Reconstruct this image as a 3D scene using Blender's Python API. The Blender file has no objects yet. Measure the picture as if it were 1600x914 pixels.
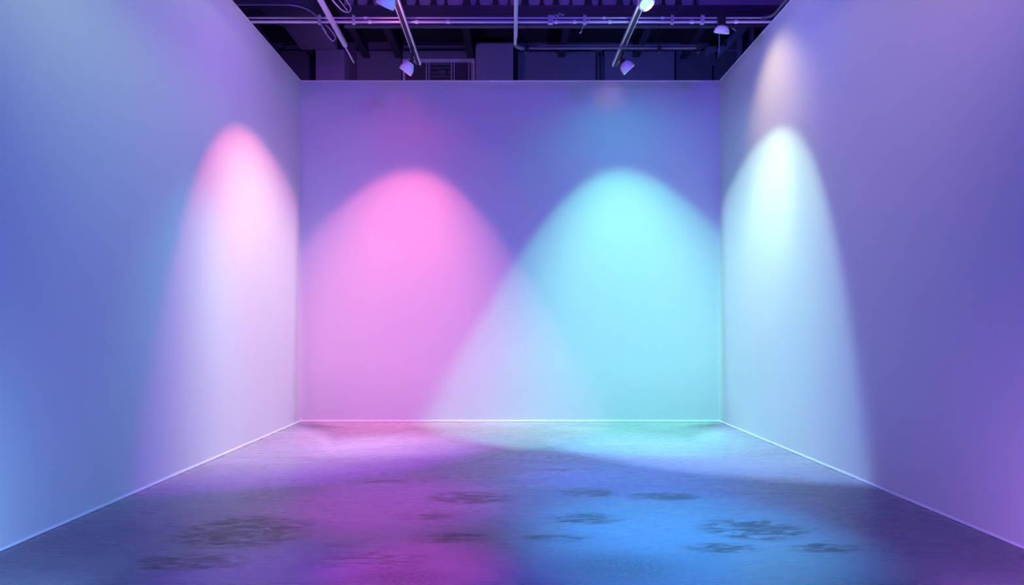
import bpy, bmesh, math, random
from mathutils import Vector, Matrix
random.seed(7)
C = bpy.context.scene.collection
PI = math.pi
EYE = 1.4            # camera height
F = 1000.0           # focal length in pixels of the 1600 px frame

def at(px, py, Y):
    """point of the room seen at (px, py) at depth Y"""
    return Vector(((px - 800) / F * Y, Y, EYE + (515 - py) / F * Y))

# ------------------------------------------------------------------ materials
def mat(name, col, rough=0.5, metal=0.0, noise=0.0, scale=8.0, bump=0.0, emit=None, spec=0.5, stretch=(1, 1, 1)):
    m = bpy.data.materials.new(name); m.use_nodes = True
    nt = m.node_tree; b = nt.nodes['Principled BSDF']
    b.inputs['Base Color'].default_value = (*col, 1)
    b.inputs['Roughness'].default_value = rough
    b.inputs['Metallic'].default_value = metal
    b.inputs['Specular IOR Level'].default_value = spec
    if noise or bump:
        tc = nt.nodes.new('ShaderNodeTexCoord'); mp = nt.nodes.new('ShaderNodeMapping')
        mp.inputs['Scale'].default_value = stretch
        n = nt.nodes.new('ShaderNodeTexNoise'); n.inputs['Scale'].default_value = scale
        n.inputs['Detail'].default_value = 5
        nt.links.new(tc.outputs['Object'], mp.inputs['Vector']); nt.links.new(mp.outputs[0], n.inputs['Vector'])
        if noise:
            mx = nt.nodes.new('ShaderNodeMix'); mx.data_type = 'RGBA'
            mx.inputs['A'].default_value = (*[c * (1 - noise) for c in col], 1)
            mx.inputs['B'].default_value = (*[min(1, c * (1 + noise)) for c in col], 1)
            nt.links.new(n.outputs['Fac'], mx.inputs['Factor'])
            nt.links.new(mx.outputs['Result'], b.inputs['Base Color'])
        if bump:
            bp = nt.nodes.new('ShaderNodeBump'); bp.inputs['Strength'].default_value = bump
            bp.inputs['Distance'].default_value = 0.01
            nt.links.new(n.outputs['Fac'], bp.inputs['Height']); nt.links.new(bp.outputs[0], b.inputs['Normal'])
    if emit:
        b.inputs['Emission Color'].default_value = (*emit[:3], 1); b.inputs['Emission Strength'].default_value = emit[3]
    return m

M = dict(
    wall=mat('white_wall_paint', (0.57, 0.57, 0.58), 0.75, noise=0.015, scale=3, bump=0.05, spec=0.2, stretch=(1, 1, 0.35)),
    trim=mat('white_trim', (0.86, 0.86, 0.87), 0.4, noise=0.02),
    shadowgap=mat('dark_gap', (0.05, 0.05, 0.06), 0.8, noise=0.1),
    deck=mat('black_ceiling_paint', (0.009, 0.008, 0.011), 0.85, noise=0.3, scale=2),
    joist=mat('dark_joist_paint', (0.025, 0.022, 0.03), 0.7, noise=0.2),
    girder=mat('dark_steel_girder', (0.06, 0.05, 0.075), 0.55, noise=0.15, scale=5),
    farwall=mat('dark_far_wall', (0.10, 0.085, 0.12), 0.8, noise=0.12, scale=1.5),
    panel=mat('dark_panel', (0.17, 0.15, 0.20), 0.7, noise=0.08, scale=2),
    panel2=mat('violet_grey_panel', (0.30, 0.25, 0.33), 0.7, noise=0.06, scale=2),
    siding=mat('ribbed_siding', (0.09, 0.08, 0.11), 0.6, noise=0.15),
    duct=mat('galvanised_duct', (0.15, 0.13, 0.18), 0.5, 0.3, noise=0.1, scale=4),
    pipe=mat('pale_pipe', (0.62, 0.58, 0.66), 0.38, 0.35, noise=0.05, scale=20),
    darkpipe=mat('dark_pipe', (0.13, 0.12, 0.16), 0.45, 0.3, noise=0.1, scale=20),
    track_black=mat('black_track', (0.015, 0.015, 0.018), 0.5, noise=0.2),
    track_rail=mat('pale_track_rail', (0.78, 0.74, 0.80), 0.35, 0.2, noise=0.03),
    housing=mat('white_lamp_housing', (0.85, 0.83, 0.86), 0.4, noise=0.02),
    black=mat('black_lamp_metal', (0.012, 0.012, 0.014), 0.45, noise=0.2),
    lens=mat('frosted_lens', (0.6, 0.6, 0.65), 0.25, noise=0.02),
    lens_lit=mat('glowing_lens', (0.8, 0.95, 1.0), 0.3, emit=(0.50, 1.0, 0.95, 0.8)),
    cable=mat('grey_cable', (0.35, 0.33, 0.4), 0.5, noise=0.1),
    fitting=mat('bright_fitting', (0.75, 0.73, 0.8), 0.3, 0.5, noise=0.05),
)

def floor_material():
    m = bpy.data.materials.new('polished_concrete'); m.use_nodes = True
    nt = m.node_tree; N = nt.nodes; L = nt.links
    b = N['Principled BSDF']
    tc = N.new('ShaderNodeTexCoord')
    def mapping(sc, loc=(0, 0, 0)):
        mp = N.new('ShaderNodeMapping'); mp.inputs['Scale'].default_value = sc; mp.inputs['Location'].default_value = loc
        L.new(tc.outputs['Object'], mp.inputs['Vector']); return mp.outputs[0]
    def noise(vec, scale, det=6, rough=0.6, dist=0.0):
        n = N.new('ShaderNodeTexNoise'); n.inputs['Scale'].default_value = scale; n.inputs['Detail'].default_value = det
        n.inputs['Roughness'].default_value = rough; n.inputs['Distortion'].default_value = dist
        L.new(vec, n.inputs['Vector']); return n.outputs['Fac']
    def mr(v, a, b_, c=0.0, d=1.0, smooth=True):
        r = N.new('ShaderNodeMapRange'); r.interpolation_type = 'SMOOTHSTEP' if smooth else 'LINEAR'
        for k, x in zip(('From Min', 'From Max', 'To Min', 'To Max'), (a, b_, c, d)): r.inputs[k].default_value = x
        L.new(v, r.inputs['Value']); return r.outputs['Result']
    def mth(op, a, b_):
        q = N.new('ShaderNodeMath'); q.operation = op
        for i, x in enumerate((a, b_)):
            if isinstance(x, (int, float)): q.inputs[i].default_value = x
            else: L.new(x, q.inputs[i])
        return q.outputs[0]
    cloud = noise(mapping((0.6, 1.0, 1)), 1.3, 6, 0.55, 0.4)
    streak = noise(mapping((0.8, 4.5, 1)), 1.6, 7, 0.6, 0.7)
    fine = noise(mapping((2.2, 9.0, 1)), 3.4, 6, 0.6, 0.4)
    # worn stains: each is an ellipse on the floor broken up by noise
    stains = [(-1.85, 4.45, .55, .42, 1.0), (-1.95, 3.85, .45, .2, .7), (-.42, 4.30, .33, .13, .9), (-.36, 5.32, .45, .25, .9),
              (-.62, 4.8, .35, .15, .5), (.66, 5.50, .32, .22, .7), (1.27, 5.36, .38, .16, 1.0), (1.70, 4.50, .42, .30, 1.0),
              (2.0, 4.1, .30, .12, .8), (.55, 4.75, .35, .18, .8), (1.35, 4.1, .3, .12, .8), (.30, 4.3, .3, .1, .7),
              (-1.2, 5.9, .5, .08, .6), (.5, 6.4, .6, .08, .5), (-.85, 3.9, .5, .25, .5)]
    total = None
    breakup = noise(mapping((1.6, 6.5, 1), (3, 1, 0)), 3.6, 9, 0.72, 0.9)
    for (x, y, rx, ry, s) in stains:
        mp = N.new('ShaderNodeMapping'); mp.vector_type = 'TEXTURE'
        mp.inputs['Location'].default_value = (x, y, 0); mp.inputs['Scale'].default_value = (rx, ry, 1)
        L.new(tc.outputs['Object'], mp.inputs['Vector'])
        ln = N.new('ShaderNodeVectorMath'); ln.operation = 'LENGTH'; L.new(mp.outputs[0], ln.inputs[0])
        v = mr(ln.outputs['Value'], 0.1, 1.35, s, 0.0)
        total = v if total is None else mth('MAXIMUM', total, v)
    st = mr(mth('MULTIPLY', total, mr(breakup, 0.42, 0.56)), 0.10, 0.55)
    # crackled crust near the camera
    def crust(x, y, rx, ry):
        mp = N.new('ShaderNodeMapping'); mp.vector_type = 'TEXTURE'
        mp.inputs['Location'].default_value = (x, y, 0); mp.inputs['Scale'].default_value = (rx, ry, 1)
        L.new(tc.outputs['Object'], mp.inputs['Vector'])
        ln = N.new('ShaderNodeVectorMath'); ln.operation = 'LENGTH'; L.new(mp.outputs[0], ln.inputs[0])
        return mr(ln.outputs['Value'], 0.2, 1.3, 1.0, 0.0)
    cr = mth('MAXIMUM', crust(.62, 3.8, .45, .28), crust(-.62, 3.62, .35, .16))
    crk = mth('MULTIPLY', cr, mr(noise(mapping((9, 22, 1)), 4.0, 8, 0.75), 0.44, 0.54))
    base = mr(cloud, 0.3, 0.7, 0.86, 1.10, False)
    base = mth('MULTIPLY', base, mr(streak, 0.3, 0.72, 0.93, 1.06, False))
    base = mth('MULTIPLY', base, mr(fine, 0.3, 0.7, 0.965, 1.03, False))
    base = mth('MULTIPLY', base, mr(st, 0, 1, 1.0, 0.36, False))
    base = mth('MULTIPLY', base, mr(crk, 0, 1, 1.0, 0.5, False))
    vm = N.new('ShaderNodeVectorMath'); vm.operation = 'SCALE'
    vm.inputs[0].default_value = FLOOR_COL; L.new(base, vm.inputs['Scale'])
    L.new(vm.outputs[0], b.inputs['Base Color'])
    ro = mth('ADD', mr(streak, 0.3, 0.7, FLOOR_ROUGH, FLOOR_ROUGH + 0.08, False), mth('MULTIPLY', st, 0.12))
    ro = mth('ADD', ro, mth('MULTIPLY', crk, 0.15))
    L.new(ro, b.inputs['Roughness'])
    b.inputs['IOR'].default_value = FLOOR_IOR
    h = mth('ADD', mth('MULTIPLY', streak, 0.7), mth('MULTIPLY', fine, 0.3))
    h = mth('SUBTRACT', h, mth('MULTIPLY', mth('MAXIMUM', st, crk), 0.35))
    bp = N.new('ShaderNodeBump'); bp.inputs['Strength'].default_value = 0.025; bp.inputs['Distance'].default_value = 0.02
    L.new(h, bp.inputs['Height']); L.new(bp.outputs[0], b.inputs['Normal'])
    return m
FLOOR_COL = (0.25, 0.215, 0.285)
FLOOR_ROUGH = 0.24
FLOOR_IOR = 1.34

# ------------------------------------------------------------------ mesh helpers (world coordinates, moved to the parent's origin)
def box(bm, a, b):
    a, b = Vector(a), Vector(b)
    r = bmesh.ops.create_cube(bm, size=1.0)
    c = (a + b) / 2; s = b - a
    for v in r['verts']: v.co = Vector((v.co.x * abs(s.x), v.co.y * abs(s.y), v.co.z * abs(s.z))) + c
    return r['verts']

def bar(bm, p, q, w, h, roll=0.0):
    """rectangular bar from p to q"""
    p, q = Vector(p), Vector(q); d = q - p
    rot = d.to_track_quat('Y', 'Z').to_matrix().to_4x4() @ Matrix.Rotation(roll, 4, 'Y')
    r = bmesh.ops.create_cube(bm, size=1.0)
    for v in r['verts']:
        v.co = (rot @ Vector((v.co.x * w, v.co.y * d.length, v.co.z * h))) + (p + q) / 2

def tube(bm, pts, r, n=16, cap=True):
    pts = [Vector(p) for p in pts]; rings = []
    up = None
    for i, p in enumerate(pts):
        t = (pts[min(i + 1, len(pts) - 1)] - pts[max(i - 1, 0)]).normalized()
        if up is None:
            up = Vector((0, 0, 1)) if abs(t.z) < 0.9 else Vector((1, 0, 0))
        up = (up - t * up.dot(t)).normalized(); s = t.cross(up)
        rr = r[i] if isinstance(r, (list, tuple)) else r
        rings.append([bm.verts.new(p + (up * math.cos(2 * PI * k / n) + s * math.sin(2 * PI * k / n)) * rr) for k in range(n)])
    for a, b in zip(rings, rings[1:]):
        for k in range(n): bm.faces.new((a[k], a[(k + 1) % n], b[(k + 1) % n], b[k]))
    if cap:
        bm.faces.new(rings[0][::-1]); bm.faces.new(rings[-1])

def lathe(bm, prof, mtx, n=40):
    """prof: list of (radius, z); spun about local z and placed by mtx"""
    rings = []
    for (r, z) in prof:
        if r < 1e-6: rings.append([bm.verts.new(mtx @ Vector((0, 0, z)))])
        else: rings.append([bm.verts.new(mtx @ Vector((r * math.cos(2 * PI * k / n), r * math.sin(2 * PI * k / n), z))) for k in range(n)])
    for a, b in zip(rings, rings[1:]):
        for k in range(n):
            k2 = (k + 1) % n
            if len(a) == 1 and len(b) == 1: continue
            if len(a) == 1: bm.faces.new((a[0], b[k2], b[k]))
            elif len(b) == 1: bm.faces.new((a[k], a[k2], b[0]))
            else: bm.faces.new((a[k], a[k2], b[k2], b[k]))

def tag(o, label=None, cat=None, group=None, kind=None):
    if label: o['label'] = label
    if cat: o['category'] = cat
    if group: o['group'] = group
    if kind: o['kind'] = kind
    return o

def obj(name, fill, m, parent=None, smooth=True, bevel=0.0, origin=None):
    bm = bmesh.new(); fill(bm)
    bmesh.ops.recalc_face_normals(bm, faces=bm.faces)
    off = Vector((0, 0, 0))
    if parent is not None:
        q = parent
        while q is not None: off += Vector(q.location); q = q.parent
    loc = Vector((0, 0, 0)) if parent is not None else (Vector(origin) if origin is not None else Vector((0, 0, 0)))
    bmesh.ops.translate(bm, verts=bm.verts, vec=-(off + loc))
    me = bpy.data.meshes.new(name); bm.to_mesh(me); bm.free()
    me.materials.append(M[m] if isinstance(m, str) else m)
    o = bpy.data.objects.new(name, me); C.objects.link(o)
    o.location = loc
    if parent is not None: o.parent = parent
    if smooth:
        for p in me.polygons: p.use_smooth = True
        bpy.context.view_layer.objects.active = o
        try: me.set_sharp_from_angle(angle=math.radians(35))
        except Exception: pass
    if bevel:
        bv = o.modifiers.new('bevel', 'BEVEL'); bv.width = bevel; bv.segments = 2; bv.limit_method = 'ANGLE'
    return o

def thing(name, loc, label, cat, group=None):
    o = bpy.data.objects.new(name, None); C.objects.link(o); o.location = loc
    return tag(o, label, cat, group)

# ------------------------------------------------------------------ the white booth
ZT = EYE + 388 / F * 9.72        # top of the white walls
YB = 9.72                        # white back wall
XL, XR = -3.208, 3.150           # corners at the back
def xl(y): return XL - (YB - y) * 0.004
def xr(y): return XR + (YB - y) * 0.0204
YN = -1.5
T = 0.12

def quad_prism(bm, pts, z0, z1):
    lo = [bm.verts.new((x, y, z0)) for x, y in pts]; hi = [bm.verts.new((x, y, z1)) for x, y in pts]
    n = len(pts)
    bm.faces.new(lo[::-1]); bm.faces.new(hi)
    for k in range(n): bm.faces.new((lo[k], lo[(k + 1) % n], hi[(k + 1) % n], hi[k]))

FM = floor_material()
tag(obj('floor', lambda bm: box(bm, (-6, -4.5, -0.15), (6, 13.6, 0)), FM, smooth=False), kind='structure')
tag(obj('wall_left', lambda bm: quad_prism(bm, [(xl(YN), YN), (xl(YB), YB), (xl(YB) - T, YB), (xl(YN) - T, YN)], 0, ZT), 'wall', smooth=False), kind='structure')
tag(obj('wall_right', lambda bm: quad_prism(bm, [(xr(YN), YN), (xr(YN) + T, YN), (xr(YB) + T, YB), (xr(YB), YB)], 0, ZT), 'wall', smooth=False), kind='structure')
tag(obj('wall_back', lambda bm: box(bm, (xl(YB) - T, YB, 0), (xr(YB) + T, YB + T, ZT)), 'wall', smooth=False), kind='structure')
# thin pale strip added along the wall tops to draw a bright edge line
e = 0.004
tag(obj('edge_line_1', lambda bm: quad_prism(bm, [(xl(YN) + e, YN), (xl(YB) + e, YB), (xl(YB) - T, YB), (xl(YN) - T, YN)], ZT, ZT + 0.012), 'trim', smooth=False), kind='structure')
tag(obj('edge_line_2', lambda bm: quad_prism(bm, [(xr(YN) - e, YN), (xr(YN) + T, YN), (xr(YB) + T, YB), (xr(YB) - e, YB)], ZT, ZT + 0.012), 'trim', smooth=False), kind='structure')
tag(obj('edge_line_3', lambda bm: box(bm, (xl(YB) - T, YB - e, ZT), (xr(YB) + T, YB + T, ZT + 0.012)), 'trim', smooth=False), kind='structure')
# low baseboards
bt, bh = 0.008, 0.022
tag(obj('baseboard_left', lambda bm: quad_prism(bm, [(xl(YN), YN), (xl(YB), YB), (xl(YB) + bt, YB), (xl(YN) + bt, YN)], 0.004, bh), 'trim', smooth=False), kind='structure')
tag(obj('baseboard_right', lambda bm: quad_prism(bm, [(xr(YN), YN), (xr(YB), YB), (xr(YB) - bt, YB), (xr(YN) - bt, YN)], 0.004, bh), 'trim', smooth=False), kind='structure')
tag(obj('baseboard_back', lambda bm: box(bm, (xl(YB) + bt, YB - bt, 0.004), (xr(YB) - bt, YB, bh)), 'trim', smooth=False), kind='structure')

# ------------------------------------------------------------------ the dark hall around it
HC = 7.385                         # ceiling height
YF = 13.35                        # far wall of the hall
OXL, OXR = -5.0, 4.62
tag(obj('ceiling', lambda bm: box(bm, (-6, -4.5, HC), (6, 13.6, HC + 0.2)), 'deck', smooth=False), kind='structure')
tag(obj('wall_far', lambda bm: box(bm, (-6, YF, 0), (6, YF + 0.2, HC)), 'farwall', smooth=False), kind='structure')
tag(obj('wall_outer_left', lambda bm: box(bm, (OXL - 0.2, -4.5, 0), (OXL, YF, HC)), 'farwall', smooth=False), kind='structure')
def ribbed(bm):
    box(bm, (OXR + 0.03, -4.5, 0), (OXR + 0.2, YF, HC))
    y = 6.0
    while y < YF - .1:
        box(bm, (OXR, y, 0), (OXR + 0.04, y + 0.12, HC)); y += 0.27
tag(obj('wall_outer_right', ribbed, 'siding', smooth=False), kind='structure')
tag(obj('wall_rear', lambda bm: box(bm, (-6, -4.7, 0), (6, -4.5, HC)), 'farwall', smooth=False), kind='structure')

# roof joists running away from the camera
for x, lab in ((-4.1, 'dark roof joist nearest the outer left wall'), (-3.0, 'dark roof joist beside the rounded duct'),
               (-2.34, 'dark roof joist ending above the pink-lit lamp'), (-0.86, 'dark roof joist ending over the slatted window'),
               (1.02, 'dark roof joist between the centre pipe and the blue track'), (2.55, 'dark roof joist beyond the small dome lamp'),
               (3.55, 'dark roof joist nearest the ribbed siding')):
    def jf(bm, x=x):
        z1 = HC; z0 = HC - 0.36
        box(bm, (x - 0.02, 4.0, z0), (x + 0.02, YF, z1)); box(bm, (x - 0.07, 4.0, z0 - 0.015), (x + 0.07, YF, z0 + 0.012))
    tag(obj('roof_joist', jf, 'joist', smooth=False, origin=(x, 4.0, HC - .36)), lab, 'joist', 'joists under the black ceiling')

# cross girder with web stiffeners
GY = 9.35
gx0, gx1 = at(538, 0, GY).x, OXR
def gz(py, Y=GY): return EYE + (515 - py) / F * Y
g = thing('ceiling_girder', (0, GY, gz(44)), 'dark steel girder spanning behind the twin pipes, with upright stiffeners', 'girder')
obj('web', lambda bm: box(bm, (gx0, GY + .0, gz(42)), (gx1, GY + .03, HC - .002)), 'girder', g, False)
obj('lower_flange', lambda bm: (box(bm, (gx0, GY - .035, gz(42.6)), (gx1, GY + .035, gz(40.6)))), 'duct', g, False)
obj('ledge', lambda bm: (box(bm, (gx0, GY - .02, gz(17.5)), (gx1, GY, gz(9))), box(bm, (gx0, GY - .04, gz(20)), (gx1, GY, gz(18.6))), box(bm, (gx0, GY - .012, gz(24)), (gx1, GY, gz(23)))), 'girder', g, False)
x = gx0 + 0.15; k = 0
while x < at(1088, 0, GY).x:
    w = (0.045, 0.08, 0.035, 0.10)[k % 4]
    obj('stiffener', lambda bm, x=x, w=w: (box(bm, (x, GY - .05, gz(8)), (x + w, GY - .012, gz(-30))), box(bm, (x - .012, GY - .055, gz(9)), (x + w + .012, GY - .012, gz(7.8)))), 'joist', g, False)
    x += (0.20, 0.27, 0.19, 0.24, 0.22)[k % 5]; k += 1
obj('upper_panel', lambda bm: box(bm, (gx0, GY - .012, gz(9)), (gx1, GY, gz(-30))), 'panel2', g, False)

# rounded duct at the left, turning from crosswise to lengthwise
dz = EYE + 5.2
def duct(bm):
    path = [(OXL + .01, 10.26)]
    cx, cy, R = -3.62, 10.62, 0.36
    path += [(cx + R * math.cos(a), cy + R * math.sin(a)) for a in [(-90 + 90 * i / 10) * PI / 180 for i in range(11)]]
    path += [(-3.24, 11.9), (-3.92, 11.9), (-3.92, 11.0), (-4.0, 10.92), (OXL + .01, 10.92)]
    quad_prism(bm, path, dz, dz + 0.38); box(bm, (-3.92, 11.55, dz + .3), (-3.30, 11.9, HC - .37))
du = thing('ceiling_duct', (-3.6, 10.6, dz), 'dark rectangular air duct with a rounded elbow above the left wall', 'duct')
obj('duct_body', duct, 'duct', du, True, 0.01)
def duct_rim(bm):
    pts = [(-4.9, 10.25)] + [(-3.62 + .37 * math.cos(a), 10.62 + .37 * math.sin(a)) for a in [(-90 + 90 * i / 10) * PI / 180 for i in range(11)]] + [(-3.25, 11.2)]
    tube(bm, [(px, py, dz) for px, py in pts], 0.013, 8)
obj('seam', duct_rim, 'pipe', du)
obj('access_hatch', lambda bm: box(bm, (-4.55, 10.35, dz - .02), (-4.05, 10.8, dz)), 'girder', du, False, .004)

# boxes and panels against the far wall
def far_box(name, x0, y0, x1, depth, m, label, cat, bottom=150, Y=YF):
    Yf = Y - depth
    a = at(x0, y0, Yf); b = at(x1, bottom, Yf)
    t = thing(name, ((a.x + b.x) / 2, Yf, b.z), label, cat, 'panels on the dark far wall')
    zb = 0.0 if name == 'equipment_box' else b.z
    obj('face', lambda bm: box(bm, (a.x, Yf, zb), (b.x, Y - .004, a.z)), m, t, False, .008)
    obj('edge_strip', lambda bm: box(bm, (a.x, Yf - .012, a.z - .018), (b.x, Yf, a.z + .004)), 'duct', t, False)
    return t
far_box('wall_panel', 438, 80, 490, .10, 'farwall', 'darkest wide panel in the corner over the left wall', 'panel')
far_box('wall_panel', 445, 71, 490, .05, 'farwall', 'low dark board behind the corner panel, above the left wall', 'panel', 81)
far_box('equipment_box', 493, 77, 538, .45, 'panel2', 'tall violet box on far wall, brightest, left of the pale flat bar end', 'box')
far_box('wall_panel', 557, 80, 627, .12, 'panel', 'plain dark purple panel left of the slatted window', 'panel')
far_box('wall_panel', 572, 66, 611, .08, 'farwall', 'small upper dark board above the plain purple panel', 'panel', 80)
far_box('wall_panel', 629, 71, 735, .06, 'farwall', 'long shallow board at top over the slatted window', 'panel', 80)
far_box('wall_panel', 629, 80, 741, .14, 'panel', 'long purple board just above the slatted window', 'panel', 92)
far_box('equipment_box', 743, 67, 802, .40, 'panel2', 'tall indigo box right of the slatted window, beside centre pipe', 'box')
far_box('wall_panel', 809, 81, 931, .16, 'panel', 'wide indigo panel right of the centre pipe', 'panel')
far_box('wall_panel', 944, 80, 1054, .16, 'panel', 'wide blue-violet panel behind the white dome lamp', 'panel')
far_box('wall_panel', 1057, 80, 1113, .08, 'farwall', 'dark panel left of the diagonal brace', 'panel')
far_box('wall_panel', 1104, 72, 1120, .25, 'panel', 'short dark block beside the thin post near the ribbed siding', 'panel', 82)
# joint post
a0 = at(936, 80, YF - .3)
tag(obj('conduit', lambda bm: (tube(bm, [(a0.x, YF - .2, 0), (a0.x, YF - .2, 7.0)], .035), tube(bm, [(a0.x + .09, YF - .2, 0), (a0.x + .09, YF - .2, 7.0)], .02)), 'darkpipe', origin=(a0.x, YF - .2, 0)),
    'twin upright dark conduit between the two wide indigo panels', 'conduit')

# slatted window in the far wall
WY = YF - .05
wa, wb = at(630, 95, WY), at(742, 165, WY)
w = tag(bpy.data.objects.new('window_1', None), kind='structure'); C.objects.link(w); w.location = ((wa.x + wb.x) / 2, WY, wb.z)
def wframe(bm):
    t = .05
    box(bm, (wa.x, WY - .09, wa.z - t), (wb.x, WY, wa.z)); box(bm, (wa.x, WY - .06, wb.z), (wb.x, WY, wb.z + t))
    box(bm, (wa.x, WY - .06, wb.z), (wa.x + t, WY, wa.z)); box(bm, (wb.x - t, WY - .06, wb.z), (wb.x, WY, wa.z))
obj('window_frame', wframe, 'track_rail', w, False)
for px in (669, 708, 735):
    p = at(px, 95, WY).x
    obj('mullion', lambda bm, p=p: (box(bm, (p - .04, WY - .075, wb.z), (p - .015, WY - .0, wa.z)), box(bm, (p + .015, WY - .075, wb.z), (p + .04, WY, wa.z))), 'pipe', w, False)
def slats(x0, x1, step, dy):
    def f(bm):
        z = wb.z + .06
        while z < wa.z - .07:
            vs = box(bm, (x0, WY - .045, z), (x1, WY - .02, z + step * .55)); z += step
    return f
for (p0, p1, st_) in ((634, 665, .022), (673, 704, .085), (712, 731, .022)):
    obj('slats', slats(at(p0, 0, WY).x, at(p1, 0, WY).x, st_, 0), 'farwall', w, False)
obj('pane', lambda bm: box(bm, (wa.x, WY - .01, wb.z), (wb.x, WY, wa.z)), 'girder', w, False)
lx = at(692, 116, WY)
tag(obj('data_box', lambda bm: (box(bm, (lx.x - .07, WY - .13, lx.z - .03), (lx.x + .07, WY - .045, lx.z + .035)), box(bm, (lx.x - .06, WY - .14, lx.z + .0), (lx.x - .02, WY - .13, lx.z + .02)), box(bm, (lx.x + .01, WY - .14, lx.z - .015), (lx.x + .05, WY - .13, lx.z - .005))), 'duct', smooth=False, origin=lx),
    'tiny pale box mounted on the slats of the window', 'box')

# steel column, brace and thin post at the right
BY = 11.7
p, q = at(1168, 38, BY), at(1116, 90, BY)
br = thing('ceiling_brace', q, 'dark diagonal steel brace beside the blue dome lamp', 'brace')
dn = (q - p).normalized(); nn = Vector((-dn.z, 0, dn.x))
def strip(bm, off, half, y0, y1):
    c = [p + nn * (off - half), q + nn * (off - half), q + nn * (off + half), p + nn * (off + half)]
    f_ = [bm.verts.new((v.x, y0, v.z)) for v in c]; k_ = [bm.verts.new((v.x, y1, v.z)) for v in c]
    bm.faces.new(f_); bm.faces.new(k_[::-1])
    for i in range(4): bm.faces.new((f_[i], k_[i], k_[(i + 1) % 4], f_[(i + 1) % 4]))
obj('strut', lambda bm: strip(bm, 0, .055, BY, BY + .015), 'panel', br, False)
for s in (-1, 1):
    obj('edge_lip', lambda bm, s=s: strip(bm, s * .062, .008, BY - .05, BY + .015), 'duct', br, False)
obj('gusset_plate', lambda bm: (box(bm, (q.x - .09, BY - .03, q.z - .14), (q.x + .02, BY - .01, q.z + .06))), 'girder', br, False, .004)
pa, pb = at(1124, 52, BY - .1), at(1124, 82, BY - .1)
tag(obj('hanger_rod', lambda bm: tube(bm, [(pa.x, BY - .1, HC - .01), (pa.x, BY - .1, pb.z)], .014, 10), 'pipe', origin=pb), 'thin pale upright rod under the blue dome lamp', 'rod')
sc_ = thing('steel_column', (at(1165, 0, 11.9).x, 11.9, 0), 'dark steel column standing before the ribbed siding', 'column')
cx = at(1165, 0, 11.9).x
obj('column_web', lambda bm: box(bm, (cx - .11, 11.88, 0), (cx + .11, 11.92, HC)), 'siding', sc_, False)
for s in (-1, 1):
    obj('column_flange', lambda bm, s=s: box(bm, (cx + s * .11 - .012, 11.78, 0), (cx + s * .11 + .012, 12.02, HC)), 'duct', sc_, False)
hy = 12.0
h0, h1 = at(1113, 79, hy), at(1163, 77, hy)
tag(obj('tie_bar', lambda bm: tube(bm, [h0, (OXR + .01, hy, h1.z)], .018, 10), 'duct', origin=h0), 'thin crosswise tie bar behind the diagonal brace', 'bar')
# light truss web high at the right
for (a_, b_, lab) in (((1173, 15), (1178, -14), 'steep thin roof strut high above the right wall'), ((1174, 15), (1196, -14), 'slanting thin roof strut high above the right wall')):
    A_, B_ = at(*a_, 10.6), at(*b_, 10.6)
    B_ = A_ + (B_ - A_) * ((HC - A_.z) / (B_.z - A_.z))
    tag(obj('roof_strut', lambda bm: bar(bm, A_, B_, .03, .03), 'duct', smooth=False, origin=A_), lab, 'strut', 'struts over the right wall')

# ------------------------------------------------------------------ pipes across the booth
PY = 7.85
def pz(py, Y): return EYE + (515 - py) / F * Y
def long_pipe(name, py, r, label, m, x0, x1, joints, Y=PY):
    z = pz(py, Y)
    t = thing(name, (0, Y, z), label, 'pipe', 'twin pipes across the booth')
    obj('tube', lambda bm: tube(bm, [(x0, Y, z), (x1, Y, z)], r, 20), m, t)
    for jx in joints:
        X = at(jx, py, Y).x
        obj('coupling', lambda bm, X=X: tube(bm, [(X - .02, Y, z), (X - .018, Y, z), (X + .018, Y, z), (X + .02, Y, z)], [r, r + .006, r + .006, r], 20), 'track_rail', t)
    return t, z
lo, zlo = long_pipe('ceiling_pipe', 34.2, .0155, 'thicker lower pipe running straight across between the two side walls', 'pipe', xl(PY) - .3, xr(PY) + .3, (578, 651, 700, 869, 898, 953, 1081, 1150))
up_, zup = long_pipe('ceiling_pipe', 28.0, .0095, 'thinner upper pipe running across, bending toward the camera at its right end', 'pipe', xl(PY) - .3, at(1190, 28, PY).x, (511, 571, 944, 1035))
# bend of the upper pipe toward the camera
bx = at(1190, 28, PY).x
def bend(bm):
    pts = [(bx, PY, zup)] + [(bx + .12 * math.sin(a), PY - .12 + .12 * math.cos(a), zup) for a in [PI / 2 * i / 8 for i in range(1, 9)]]
    pts += [(bx + .12, 3.0, zup)]
    tube(bm, pts, .019, 16)
obj('bend', bend, 'darkpipe', up_)
# clamps on the pipes
def clamp(px, parent, wide=.05, m='pipe'):
    X = at(px, 31, PY).x
    def f(bm):
        box(bm, (X - wide / 2, PY - .026, zlo - .022), (X + wide / 2, PY - .016, zup + .018))
        box(bm, (X - wide / 2, PY - .03, zlo - .026), (X + wide / 2, PY + .02, zlo - .018))
        tube(bm, [(X - wide * .3, PY - .03, zlo - .05), (X - wide * .3, PY - .03, zup + .03)], .004, 8)
        tube(bm, [(X + wide * .3, PY - .034, zlo - .045), (X + wide * .3, PY - .034, zup + .02)], .005, 8)
        tube(bm, [(X - wide * .3, PY - .04, zlo), (X - wide * .3, PY - .02, zlo)], .009, 10)
        tube(bm, [(X + wide * .3, PY - .04, zlo + .02), (X + wide * .3, PY - .02, zlo + .02)], .009, 10)
    return obj('clamp', f, m, parent, True)
for px, wd in ((860, .06), (913, .035), (1050, .035), (1097, .045), (500, .035), (553, .035)):
    clamp(px, lo, wd)
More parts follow.
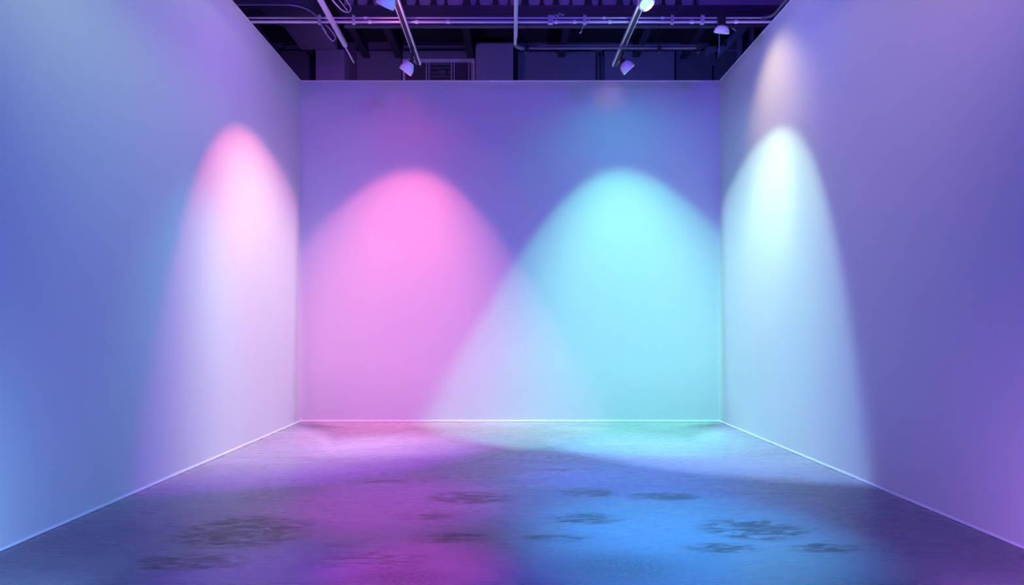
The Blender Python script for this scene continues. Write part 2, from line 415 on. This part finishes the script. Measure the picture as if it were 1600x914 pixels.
# small cable curls at the clamps
def cable(pts, r, label, group='cables tied to the ceiling pipes'):
    P_ = [Vector(p) for p in pts]; out = []
    for i in range(len(P_) - 1):
        p0, p1, p2, p3 = P_[max(i - 1, 0)], P_[i], P_[i + 1], P_[min(i + 2, len(P_) - 1)]
        for k in range(6):
            t = k / 6
            out.append(0.5 * ((2 * p1) + (-p0 + p2) * t + (2 * p0 - 5 * p1 + 4 * p2 - p3) * t * t + (-p0 + 3 * p1 - 3 * p2 + p3) * t ** 3))
    out.append(P_[-1])
    return tag(obj('hanging_cable', lambda bm: tube(bm, out, r, 8), 'cable', origin=P_[0]), label, 'cable', group)
cable([at(864, 27, PY - .04), at(869, 23, PY - .05), at(872, 26, PY - .03), at(874, 21, PY - .05), at(879, 24, PY - .04), at(881, 21.5, PY - .04)], .006, 'short curled cable on the clamp just right of the centre pipe')
cable([at(921, 29, PY - .04), at(918, 36, PY - .05), at(911, 42, PY - .06), at(907, 52, PY - .06)], .004, 'loose cable dangling from the middle of the twin pipes')
cable([at(906, 52, PY - .06), at(908.5, 49, PY - .06)], .011, 'plug on the end of the dangling cable')
cable([at(501, 36, PY - .03), at(505, 46, PY - .02), at(512, 56, PY + .0), at(520, 64, PY + .05), at(524, 58, PY + .1), at(515, 45, PY), at(508, 38, PY - .04)], .005, 'slack looped cable under the pale flat bar at the left')
cable([at(519, 0, 7.2), at(527, 9, 7.3), at(536, 17, 7.45), at(545, 19, 7.6), at(548, 12, 7.6), at(541, 0, 7.5), at(538, -12, 7.4)], .007, 'thick sagging cable loop above the twin pipes near the flat bar')
cable([at(527, -4, 7.2), at(537, 9, 7.35), at(543, 17, 7.5)], .004, 'thin cable inside the sagging loop above the twin pipes')

# centre pipe running away from the camera, then elbow into the crosswise pipe
cz = EYE + 3.66
CX = 0.041
ce = 8.20
cp = thing('centre_pipe', (CX, ce, cz), 'violet pipe running lengthwise overhead down the middle of the room', 'pipe')
obj('tube', lambda bm: tube(bm, [(CX, 2.5, cz), (CX, ce, cz)], .0195, 18), 'pipe', cp)
obj('tube', lambda bm: tube(bm, [(CX + .021, 2.5, cz + .035), (CX + .021, ce - .1, cz + .035)], .008, 10), 'pipe', cp)
obj('elbow', lambda bm: tube(bm, [(CX, ce, cz)] + [(CX + .12 - .12 * math.cos(a), ce + .12 * math.sin(a), cz) for a in [PI / 2 * i / 8 for i in range(1, 9)]], .026, 16), 'darkpipe', cp)
xz = cz
xp = thing('ceiling_pipe', (CX + .12, ce + .12, cz), 'dark lower pipe running right from the elbow of the centre pipe', 'pipe')
XE = at(1095, 78, ce + .12).x
obj('tube', lambda bm: tube(bm, [(CX + .12, ce + .12, cz), (XE, ce + .12, cz)], .0165, 16), 'darkpipe', xp)
obj('tube', lambda bm: tube(bm, [(CX + .3, ce + .13, cz + .04), (XE, ce + .13, cz + .04)], .006, 10), 'duct', xp)
for px in (823, 1030, 1091):
    X = at(px, 78, ce + .12).x
    obj('clamp', lambda bm, X=X: (tube(bm, [(X - .03, ce + .12, cz), (X + .03, ce + .12, cz)], .026, 16), box(bm, (X - .02, ce + .09, cz - .06), (X + .02, ce + .15, cz - .02)), tube(bm, [(X, ce + .12, cz), (X, ce + .12, HC)], .004, 8)), 'black', xp)

# ------------------------------------------------------------------ lighting tracks
TZ = EYE + 3.72
def track(x0, y0, x1, y1, wide_side, label, hook=False):
    """bottom face runs from (x0,y0) to (x1,y1) at height TZ"""
    A = Vector((x0, y0, TZ + .02)); B = Vector((x1, y1, TZ + .02)); d = (B - A).normalized(); s = Vector((d.y, -d.x, 0))
    t = thing('lighting_track', (x1, y1, TZ), label, 'lighting track', 'tracks hung under the twin pipes')
    obj('channel', lambda bm: bar(bm, A, B, .052, .03), 'track_black', t, False)
    for sd in (-1, 1):
        wd = .020 if sd == wide_side else .009
        o_ = s * sd * (.026 + wd / 2 - .002)
        obj('rail', lambda bm: bar(bm, A + o_ - Vector((0, 0, .004)), B + o_ - Vector((0, 0, .004)) - d * (.0 if sd == wide_side else .09), wd, .036), 'track_rail', t, False, .002)
    obj('end_cap', lambda bm: (bar(bm, B - d * .02 - Vector((0, 0, .006)), B + d * .012 - Vector((0, 0, .006)), .066, .012), bar(bm, B + s * wide_side * .03 - d * .05, B + s * wide_side * .022 + d * .05, .012, .03)), 'track_rail', t, False, .002)
    # hanger straps up to the pipes
    for yy in (PY,):
        k = (yy - y0) / (y1 - y0); X = x0 + (x1 - x0) * k
        obj('hanger', lambda bm: (box(bm, (X - .012, yy - .012, TZ + .03), (X + .012, yy + .012, zlo - .01))), 'black', t, False)
    return t
# left track through (614..622, 0) and (655, 102)
def tx(px, py):
    Y = 3.72 * F / (515 - py); return ((px - 800) / F * Y, Y)
lx0, lx1 = tx(617.5, 0), tx(653, 101)
d_ = ((lx1[0] - lx0[0]) / (lx1[1] - lx0[1]))
track(lx1[0] - d_ * (lx1[1] - 2.5), 2.5, lx1[0], lx1[1], 1, 'pink-lit track running lengthwise at the left, holding two lamps')
rx0, rx1 = tx(1006.5, 0), tx(961, 103)
d2 = ((rx1[0] - rx0[0]) / (rx1[1] - rx0[1]))
track(rx1[0] - d2 * (rx1[1] - 2.5), 2.5, rx1[0], rx1[1], -1, 'bluish track running lengthwise at the right, holding the glowing lamp')
# flat bar at the far left
fz = EYE + 3.70
def fx(px, py):
    Y = 3.70 * F / (515 - py); return Vector(((px - 800) / F * Y, Y, fz))
f0, f1 = fx(499, 0), fx(553, 98)
fd = (f1 - f0) / (f1.y - f0.y)
fs = thing('cable_tray', (f1.x, f1.y, fz), 'purple flat tray bar running lengthwise nearest the left wall', 'cable tray')
fa = f1 - fd * (f1.y - 2.5)
obj('tray', lambda bm: bar(bm, fa, f1 - fd * .5, .045, .012), 'pipe', fs, False)
obj('tip', lambda bm: bar(bm, f1 - fd * .5, f1, .02, .012), 'pipe', fs, False)
obj('lip', lambda bm: bar(bm, fa + Vector((.026, 0, .018)), f1 - fd * .5 + Vector((.026, 0, .018)), .006, .045), 'pipe', fs, False)
obj('hanger', lambda bm: box(bm, (fa.x + fd.x * (PY - 2.5) - .01, PY - .01, fz), (fa.x + fd.x * (PY - 2.5) + .01, PY + .01, zlo - .01)), 'black', fs, False)

# ------------------------------------------------------------------ spotlight fixtures
def aim_matrix(loc, aim):
    return Matrix.Translation(loc) @ Vector(aim).normalized().to_track_quat('-Z', 'Y').to_matrix().to_4x4()

def lamp(head, aim, shape, label, mount_top, lit=False, size=1.0, xoff=0.0):
    """head: centre of the housing; aim: where the opening faces; mount_top: z of what it hangs from"""
    t = thing('track_spotlight', (head.x + xoff, head.y, mount_top), label, 'spotlight', 'spotlights overhead')
    m = aim_matrix(head, aim)
    S = size
    if shape == 'can':      # short can with a narrower back
        prof = [(0, .075), (.045, .075), (.056, .066), (.088, .0), (.092, -.055), (.088, -.062), (.080, -.058), (.074, -.03), (0, -.03)]
    elif shape == 'dome':   # rounded bell with a flat mouth
        prof = [(0, .082), (.02, .080), (.045, .070), (.068, .050), (.082, .022), (.088, -.008), (.090, -.045), (.084, -.048), (.078, -.03), (0, -.03)]
    else:                   # shallow bowl
        prof = [(0, .060), (.03, .058), (.060, .045), (.085, .015), (.094, -.02), (.090, -.030), (.082, -.022), (0, -.02)]
    prof = [(a * S, b * S) for a, b in prof]
    obj('housing', lambda bm: lathe(bm, prof, m), 'housing', t)
    zl = (-.031 if shape != 'bowl' else -.021) * S
    obj('lens', lambda bm: lathe(bm, [(0, zl - .004), (.05 * S, zl - .003), (.076 * S, zl - .0005), (.076 * S, zl + .004)], m), 'lens_lit' if lit else 'lens', t)
    # black back cap, yoke, stem and track adapter
    bz = prof[0][1]
    obj('back_cap', lambda bm: lathe(bm, [(0, bz + .03), (.026, bz + .03), (.034, bz + .02), (.036, bz - .004), (0, bz - .004)], m), 'black', t)
    joint = m @ Vector((0, 0, bz + .045))
    def yoke(bm):
        bar(bm, m @ Vector((0, 0, bz + .02)), joint, .03, .02)
        tube(bm, [joint - Vector((.02, 0, 0)), joint + Vector((.02, 0, 0))], .017, 12)
        top = Vector((head.x + xoff, head.y, mount_top))
        tube(bm, [joint, Vector((top.x, top.y, max(joint.z + .01, top.z - .06))), top], .012, 12)
    obj('yoke', yoke, 'black', t)
    obj('adapter', lambda bm: box(bm, (head.x + xoff - .022, head.y - .05, mount_top - .028), (head.x + xoff + .022, head.y + .05, mount_top)), 'black', t, False, .004)
    return t, m @ Vector((0, 0, zl - .02))

FY = 8.47
hp = at(637, 106, FY); hc = at(979.5, 105, FY)
def trackx(side, y):
    if side < 0: return lx1[0] + d_ * (y - lx1[1])
    return rx1[0] + d2 * (y - rx1[1])
lamp(hp, (-.55, .15, -.78), 'can', 'can-shaped lamp at the end of the left track, tipped left, lit pink-violet', TZ, xoff=trackx(-1, FY) - hp.x)
lamp(hc, (.62, .10, -.70), 'dome', 'white dome lamp at the end of the right track, tipped right', TZ, xoff=trackx(1, FY) - hc.x)
SY = 6.97
hl = at(604, 2, SY); hr = at(1008, 2, SY)
tl_, _ = lamp(hl, (-.45, .45, -.85), 'dome', 'pale lamp cut by the top frame edge on the left track', TZ, size=1.15, xoff=trackx(-1, SY) - hl.x)
tr_, _ = lamp(hr, (.30, -.45, -.80), 'dome', 'glowing blue-white lamp at the top frame edge on the right track', TZ, lit=True, xoff=trackx(1, SY) - hr.x)
BYL = PY - .03
hb = at(1128, 48, BYL)
lamp(hb, (-.12, .42, -1), 'bowl', 'blue-lit bowl lamp clamped under the twin pipes at the right', zlo - .01)
XB = hb.x
obj('clamp', lambda bm: (box(bm, (XB - .05, PY - .03, zlo - .03), (XB + .05, PY + .03, zup + .03))), 'black', lo, False, .008)
obj('knob', lambda bm: (tube(bm, [(XB + .12, BYL - .02, hb.z + .02), (XB + .17, BYL - .02, hb.z - .01)], .010, 12)), 'darkpipe', [o for o in bpy.data.objects if o.name.startswith('track_spotlight')][-1])

# ------------------------------------------------------------------ lights
# name: (location, aim direction, cone half angle at half intensity, blend, radius, (r, g, b) strength)
LIGHTS = {
#LIGHTS_BEGIN
    'pink_spot': ((-1.369, 8.451, 4.78), (-0.08, 0.288, -0.954), 34.8, 0.24, 0.02, (53.832, 0.000, 0.000), (0, 0, 0, 0, 1, (0.568, 0.823, -0.01))),
    'left_spot': ((-1.375, 6.969, 4.9), (-0.34, 0.327, -0.882), 35.9, 0.24, 0.012, (245.368, 16.161, 0.000), (0, 0, 0, 0, 1, (-0.833, -0.555, 0.014))),
    'right_spot': ((1.465, 6.97, 4.9), (0.342, 0.355, -0.87), 33.8, 0.24, 0.012, (92.293, 134.335, 0.000), (0, 0, 0, 0, 1, (0.853, -0.522, 0.014))),
    'pink_wash': ((-1.369, 8.451, 4.78), (-0.08, 0.288, -0.954), 34.8, 0.24, 0.02, (803.603, 390.109, 852.975), (0, 1, 0, 3, 0.23, (0.568, 0.823, -0.01))),
    'cyan_wash': ((1.521, 8.45, 4.78), (0.076, 0.296, -0.952), 34.6, 0.24, 0.02, (176.510, 1587.136, 958.610), (0, 1, 0, 3, 0.23, (-0.615, 0.789, -0.01))),
    'left_wash': ((-1.375, 6.969, 4.9), (-0.34, 0.327, -0.882), 35.9, 0.24, 0.012, (195.590, 0.000, 937.135), (-1, 0, 0, 3, 0.3, (-0.833, -0.555, 0.014))),
    'right_wash': ((1.465, 6.97, 4.9), (0.342, 0.355, -0.87), 33.8, 0.24, 0.012, (367.986, 740.089, 1644.554), (1, 0, 0, 3, 0.3, (0.853, -0.522, 0.014))),
    'pink_core': ((-1.369, 8.451, 4.78), (-0.08, 0.4, -0.954), 25, 1.0, 0.02, (1664.065, 350.606, 446.267), (0, 1, 0, 2, 0.3, (0.568, 0.823, -0.01))),
    'cyan_core': ((1.521, 8.45, 4.78), (0.076, 0.4, -0.952), 25, 1.0, 0.02, (437.577, 1400.846, 838.373), (0, 1, 0, 2, 0.3, (-0.615, 0.789, -0.01))),
    'left_core': ((-1.375, 6.969, 4.9), (-0.37, 0.38, -0.9), 28, 0.9, 0.012, (1531.486, 1437.057, 1247.250), (-1, 0, 0, 1.6, 0.33, (-0.833, -0.555, 0.014))),
    'right_core': ((1.465, 6.97, 4.9), (0.37, 0.36, -0.9), 27, 0.9, 0.012, (453.754, 1066.526, 806.675), (1, 0, 0, 1.6, 0.33, (0.853, -0.522, 0.014))),
    'pink_spill': ((-1.369, 8.451, 4.78), (-0.05, 0.5, -0.85), 60, 0.9, 0.02, (16.422, 0.000, 0.000)),
    'cyan_spill': ((1.521, 8.45, 4.78), (0.05, 0.5, -0.85), 60, 0.9, 0.02, (0.000, 22.895, 24.962)),
    'left_spill': ((-1.375, 6.969, 4.9), (-0.6, 0.1, -0.6), 62, 0.9, 0.012, (48.738, 12.971, 75.839)),
    'right_spill': ((1.465, 6.97, 4.9), (0.6, 0.1, -0.6), 62, 0.9, 0.012, (17.406, 19.624, 86.722)),
    'warm_bowl': ((2.54, 7.74, 4.95), (0.66, 0.0, -0.62), 36, 1.0, 0.1, (84.000, 62.000, 27.000), (1, 0, 0, 1.5, 0.45, (0, 0, -1))),
    'warm_leak': ((1.4, 8.75, 5.0), (0.08, 0.97, -0.06), 13, 1.0, 0.02, (5.000, 2.000, 2.000)),
    'fill_left_mid': ((1.6, 5.0, 5.0), (-4.8, 0.8, -3.0), 50, 0.9, 0.08, (0.000, 0.000, 76.105)),  # added unseen fill across the left wall, no fixture modelled
    'fill_left_low': ((1.2, -0.6, 0.9), (-4.3, 3.2, -0.3), 60, 0.9, 0.08, (0.000, 0.000, 524.095)),  # added unseen fills from low behind the camera, one per side wall
    'fill_right_low': ((-1.2, -0.6, 0.9), (4.3, 3.2, -0.3), 60, 0.9, 0.08, (0.000, 0.000, 329.056)),
    'fill_near_left_top': ((-1.9, 2.6, 5.6), (-1.35, 2.2, -0.6), 45, 1.0, 0.08, (105.971, 0.000, 0.000)),  # unseen fills added to lift the near upper side walls
    'fill_near_right_top': ((1.9, 2.6, 5.6), (1.35, 2.2, -0.6), 45, 1.0, 0.08, (0.000, 8.520, 59.644)),
    'fill_near_left_foot': ((-2.45, 2.8, 0.12), (-0.75, 1.1, 0.12), 50, 1.0, 0.08, (22.694, 54.331, 86.602)),  # added fills out of frame by the floor, brightening the wall feet
    'fill_near_right_foot': ((2.45, 2.8, 0.12), (0.8, 1.1, 0.12), 50, 1.0, 0.08, (47.556, 17.177, 74.053)),
    'fill_back': ((0, -1.0, 4.6), (0, 10.5, -1.0), 40, 0.9, 0.1, (0.000, 0.000, 448.766)),  # unseen fills added to tint the back wall, down to the low pair
    'fill_back_left': ((-2.4, 1.0, 4.9), (1.0, 8.7, -1.0), 30, 0.9, 0.1, (14.329, 0.000, 159.928)),
    'fill_back_right': ((2.4, 1.0, 4.9), (-1.0, 8.7, -1.0), 30, 0.9, 0.1, (112.711, 0.000, 559.552)),
    'fill_back_low_left': ((-1.2, 2.0, 4.9), (-0.6, 7.7, -4.5), 22, 1.0, 0.1, (0.000, 0.000, 164.818)),
    'fill_back_low_right': ((1.2, 2.0, 4.9), (0.6, 7.7, -4.5), 22, 1.0, 0.1, (0.000, 0.000, 32.426)),
    'fill_floor': ((0, 1.0, 5.0), (0, 4.0, -5.0), 50, 0.9, 0.1, (0.000, 0.000, 31.932)),  # unseen fill added over the whole floor
    'fill_floor_pink': ((-1.2, 4.4, 4.95), (0.2, 0.75, -4.95), 9, 1.0, 0.08, (593.112, 0.000, 639.673)),  # floor spots: unseen, added to imitate wall colours mirrored in the floor
    'fill_floor_pink_near': ((-1.2, 3.2, 4.95), (0.62, 0.55, -4.95), 5.5, 1.0, 0.06, (799.878, 0.000, 715.635)),
    'fill_floor_blue': ((1.3, 4.4, 4.95), (-0.25, 0.85, -4.95), 13, 1.0, 0.08, (0.000, 180.966, 1191.204)),
    'fill_floor_blue_near': ((1.3, 3.2, 4.95), (-0.65, 0.5, -4.95), 7.5, 1.0, 0.06, (0.000, 0.000, 621.102)),
    'fill_floor_blue_mid': ((1.3, 3.8, 4.95), (-0.1, 0.5, -4.95), 11, 1.0, 0.06, (49.364, 937.905, 1704.038)),
    'fill_floor_violet_left': ((-1.7, 3.0, 4.95), (0.25, 0.62, -4.95), 6, 1.0, 0.06, (132.770, 0.000, 563.789)),
    'left_hot': ((-1.375, 6.969, 4.9), (-0.62, 0.31, -0.72), 13, 1.0, 0.012, (0.000, 18.366, 0.000)),
    'right_hot': ((1.465, 6.97, 4.9), (0.6, 0.34, -0.72), 13, 1.0, 0.012, (161.143, 190.048, 203.630)),
    'left_foot': ((-1.375, 6.969, 4.9), (-1.83, -0.6, -4.1), 15, 1.0, 0.012, (0.000, 213.578, 233.763)),
    'right_foot': ((1.465, 6.97, 4.9), (1.7, -0.5, -4.1), 15, 1.0, 0.012, (0.000, 0.000, 41.929)),
    'fill_left_top': ((1.2, 4.5, 5.0), (-4.4, 1.2, -1.2), 42, 1.0, 0.08, (0.000, 88.031, 174.623)),  # unseen fill added for the upper left wall
    'fill_near_left_top2': ((-0.9, 3.2, 5.3), (-2.3, 1.8, -0.9), 30, 1.0, 0.08, (68.173, 212.063, 57.988)),  # further unseen fills added for the near wall tops, left and right
    'fill_near_right_top2': ((0.9, 3.2, 5.3), (2.3, 1.8, -0.9), 30, 1.0, 0.08, (155.044, 102.508, 51.053)),
    'fill_floor_cyan_back': ((0.9, 5.7, 5.0), (0.3, 0.9, -5.0), 13, 1.0, 0.08, (100.517, 96.617, 1089.520)),  # unseen fills added to brighten the floor before the back wall
    'fill_floor_violet_back': ((-1.0, 5.4, 5.0), (0, 0.9, -5.0), 12, 1.0, 0.08, (0.000, 0.000, 247.123)),
    'fill_hall_left': ((-2.4, 10.6, 4.7), (0.2, 2.7, 1.3), 60, 1.0, 0.1, (59.622, 30.934, 140.662)),  # added fills hidden behind the back wall, lighting the far wall
    'fill_hall_right': ((2.3, 10.6, 4.7), (0.5, 2.4, 1.3), 60, 1.0, 0.1, (31.886, 43.036, 258.934)),
    'fill_hall_front': ((0, 6.2, 4.7), (0, 3.0, 2.6), 42, 1.0, 0.1, (1.500, 1.200, 4.000)),  # unseen fill added, aimed up at the ceiling
    'fill_pipes_pink': ((-1.5, 7.2, 4.9), (0.2, 0.55, 0.45), 38, 1.0, 0.03, (15.000, 4.000, 14.000)),  # pink and blue fills added to brighten the pipes, no lamp here
    'fill_pipes_blue': ((1.5, 7.2, 4.9), (-0.2, 0.55, 0.45), 38, 1.0, 0.03, (4.000, 5.000, 13.000)),
#LIGHTS_END
}
def add_light(name, loc, aim, half, blend, rad, rgb, prof=None):
    ld = bpy.data.lights.new(name, 'SPOT')
    mx = max(max(rgb), 1e-6)
    ld.energy = mx; ld.color = [c / mx for c in rgb]
    ch = math.cos(math.radians(half)); ca = max(-.995, (ch - blend / 2) / (1 - blend / 2))
    ld.spot_size = min(PI, 2 * math.acos(ca)); ld.spot_blend = blend; ld.shadow_soft_size = rad
    if prof:
        # added beam shaping, no modelled optics: a wall-washer falloff (weaker toward the near wall, fuller toward its foot)
        # and an invented cut that keeps the beam off the neighbouring wall
        nx, ny, nz, pw, vmin, cut = prof
        ld.use_nodes = True; nt = ld.node_tree
        em = [n for n in nt.nodes if n.type == 'EMISSION'][0]
        ge = nt.nodes.new('ShaderNodeNewGeometry').outputs['Normal']
        def dot(v):
            q = nt.nodes.new('ShaderNodeVectorMath'); q.operation = 'DOT_PRODUCT'; q.inputs[1].default_value = v
            nt.links.new(ge, q.inputs[0]); return q.outputs['Value']
        def mth(op, a, b):
            q = nt.nodes.new('ShaderNodeMath'); q.operation = op
            for i, x in enumerate((a, b)):
                if isinstance(x, (int, float)): q.inputs[i].default_value = x
                else: nt.links.new(x, q.inputs[i])
            return q.outputs[0]
        def ramp(v, a, b):
            q = nt.nodes.new('ShaderNodeMapRange'); q.interpolation_type = 'SMOOTHSTEP'
            q.inputs['From Min'].default_value = a; q.inputs['From Max'].default_value = b
            nt.links.new(v, q.inputs['Value']); return q.outputs['Result']
        g = mth('MAXIMUM', ramp(dot((cut[0], cut[1], 0)), cut[2] - .035, cut[2] + .035), ramp(dot((0, 0, -1)), .93, .985))
        if pw: g = mth('MULTIPLY', g, mth('POWER', mth('DIVIDE', vmin, mth('MAXIMUM', dot((nx, ny, nz)), vmin)), pw))
        nt.links.new(g, em.inputs['Strength'])
    o = bpy.data.objects.new(name, ld); C.objects.link(o)
    o.location = loc; o.rotation_euler = Vector(aim).to_track_quat('-Z', 'Y').to_euler()
    return o
for n_, v_ in LIGHTS.items(): add_light(n_, *v_)

w_ = bpy.data.worlds.new('dark_hall'); bpy.context.scene.world = w_; w_.use_nodes = True
w_.node_tree.nodes['Background'].inputs[0].default_value = (0.01, 0.008, 0.02, 1)
w_.node_tree.nodes['Background'].inputs[1].default_value = 1.0

# ------------------------------------------------------------------ camera
cd = bpy.data.cameras.new('camera'); cam = bpy.data.objects.new('camera', cd); C.objects.link(cam)
cam.location = (0, 0, EYE); cam.rotation_euler = (PI / 2, 0, 0)
cd.sensor_width = 36; cd.lens = 36 * F / 1600; cd.shift_y = 58 / 1600; cd.clip_end = 100
S_ = bpy.context.scene
S_.camera = cam
S_.view_settings.view_transform = 'Standard'; S_.view_settings.look = 'None'
S_.view_settings.exposure = 0; S_.view_settings.gamma = 1; S_.view_settings.use_curve_mapping = False
S_.cycles.use_denoising = True
S_.cycles.max_bounces = 10; S_.cycles.diffuse_bounces = 6
S_.cycles.sample_clamp_indirect = 4.0
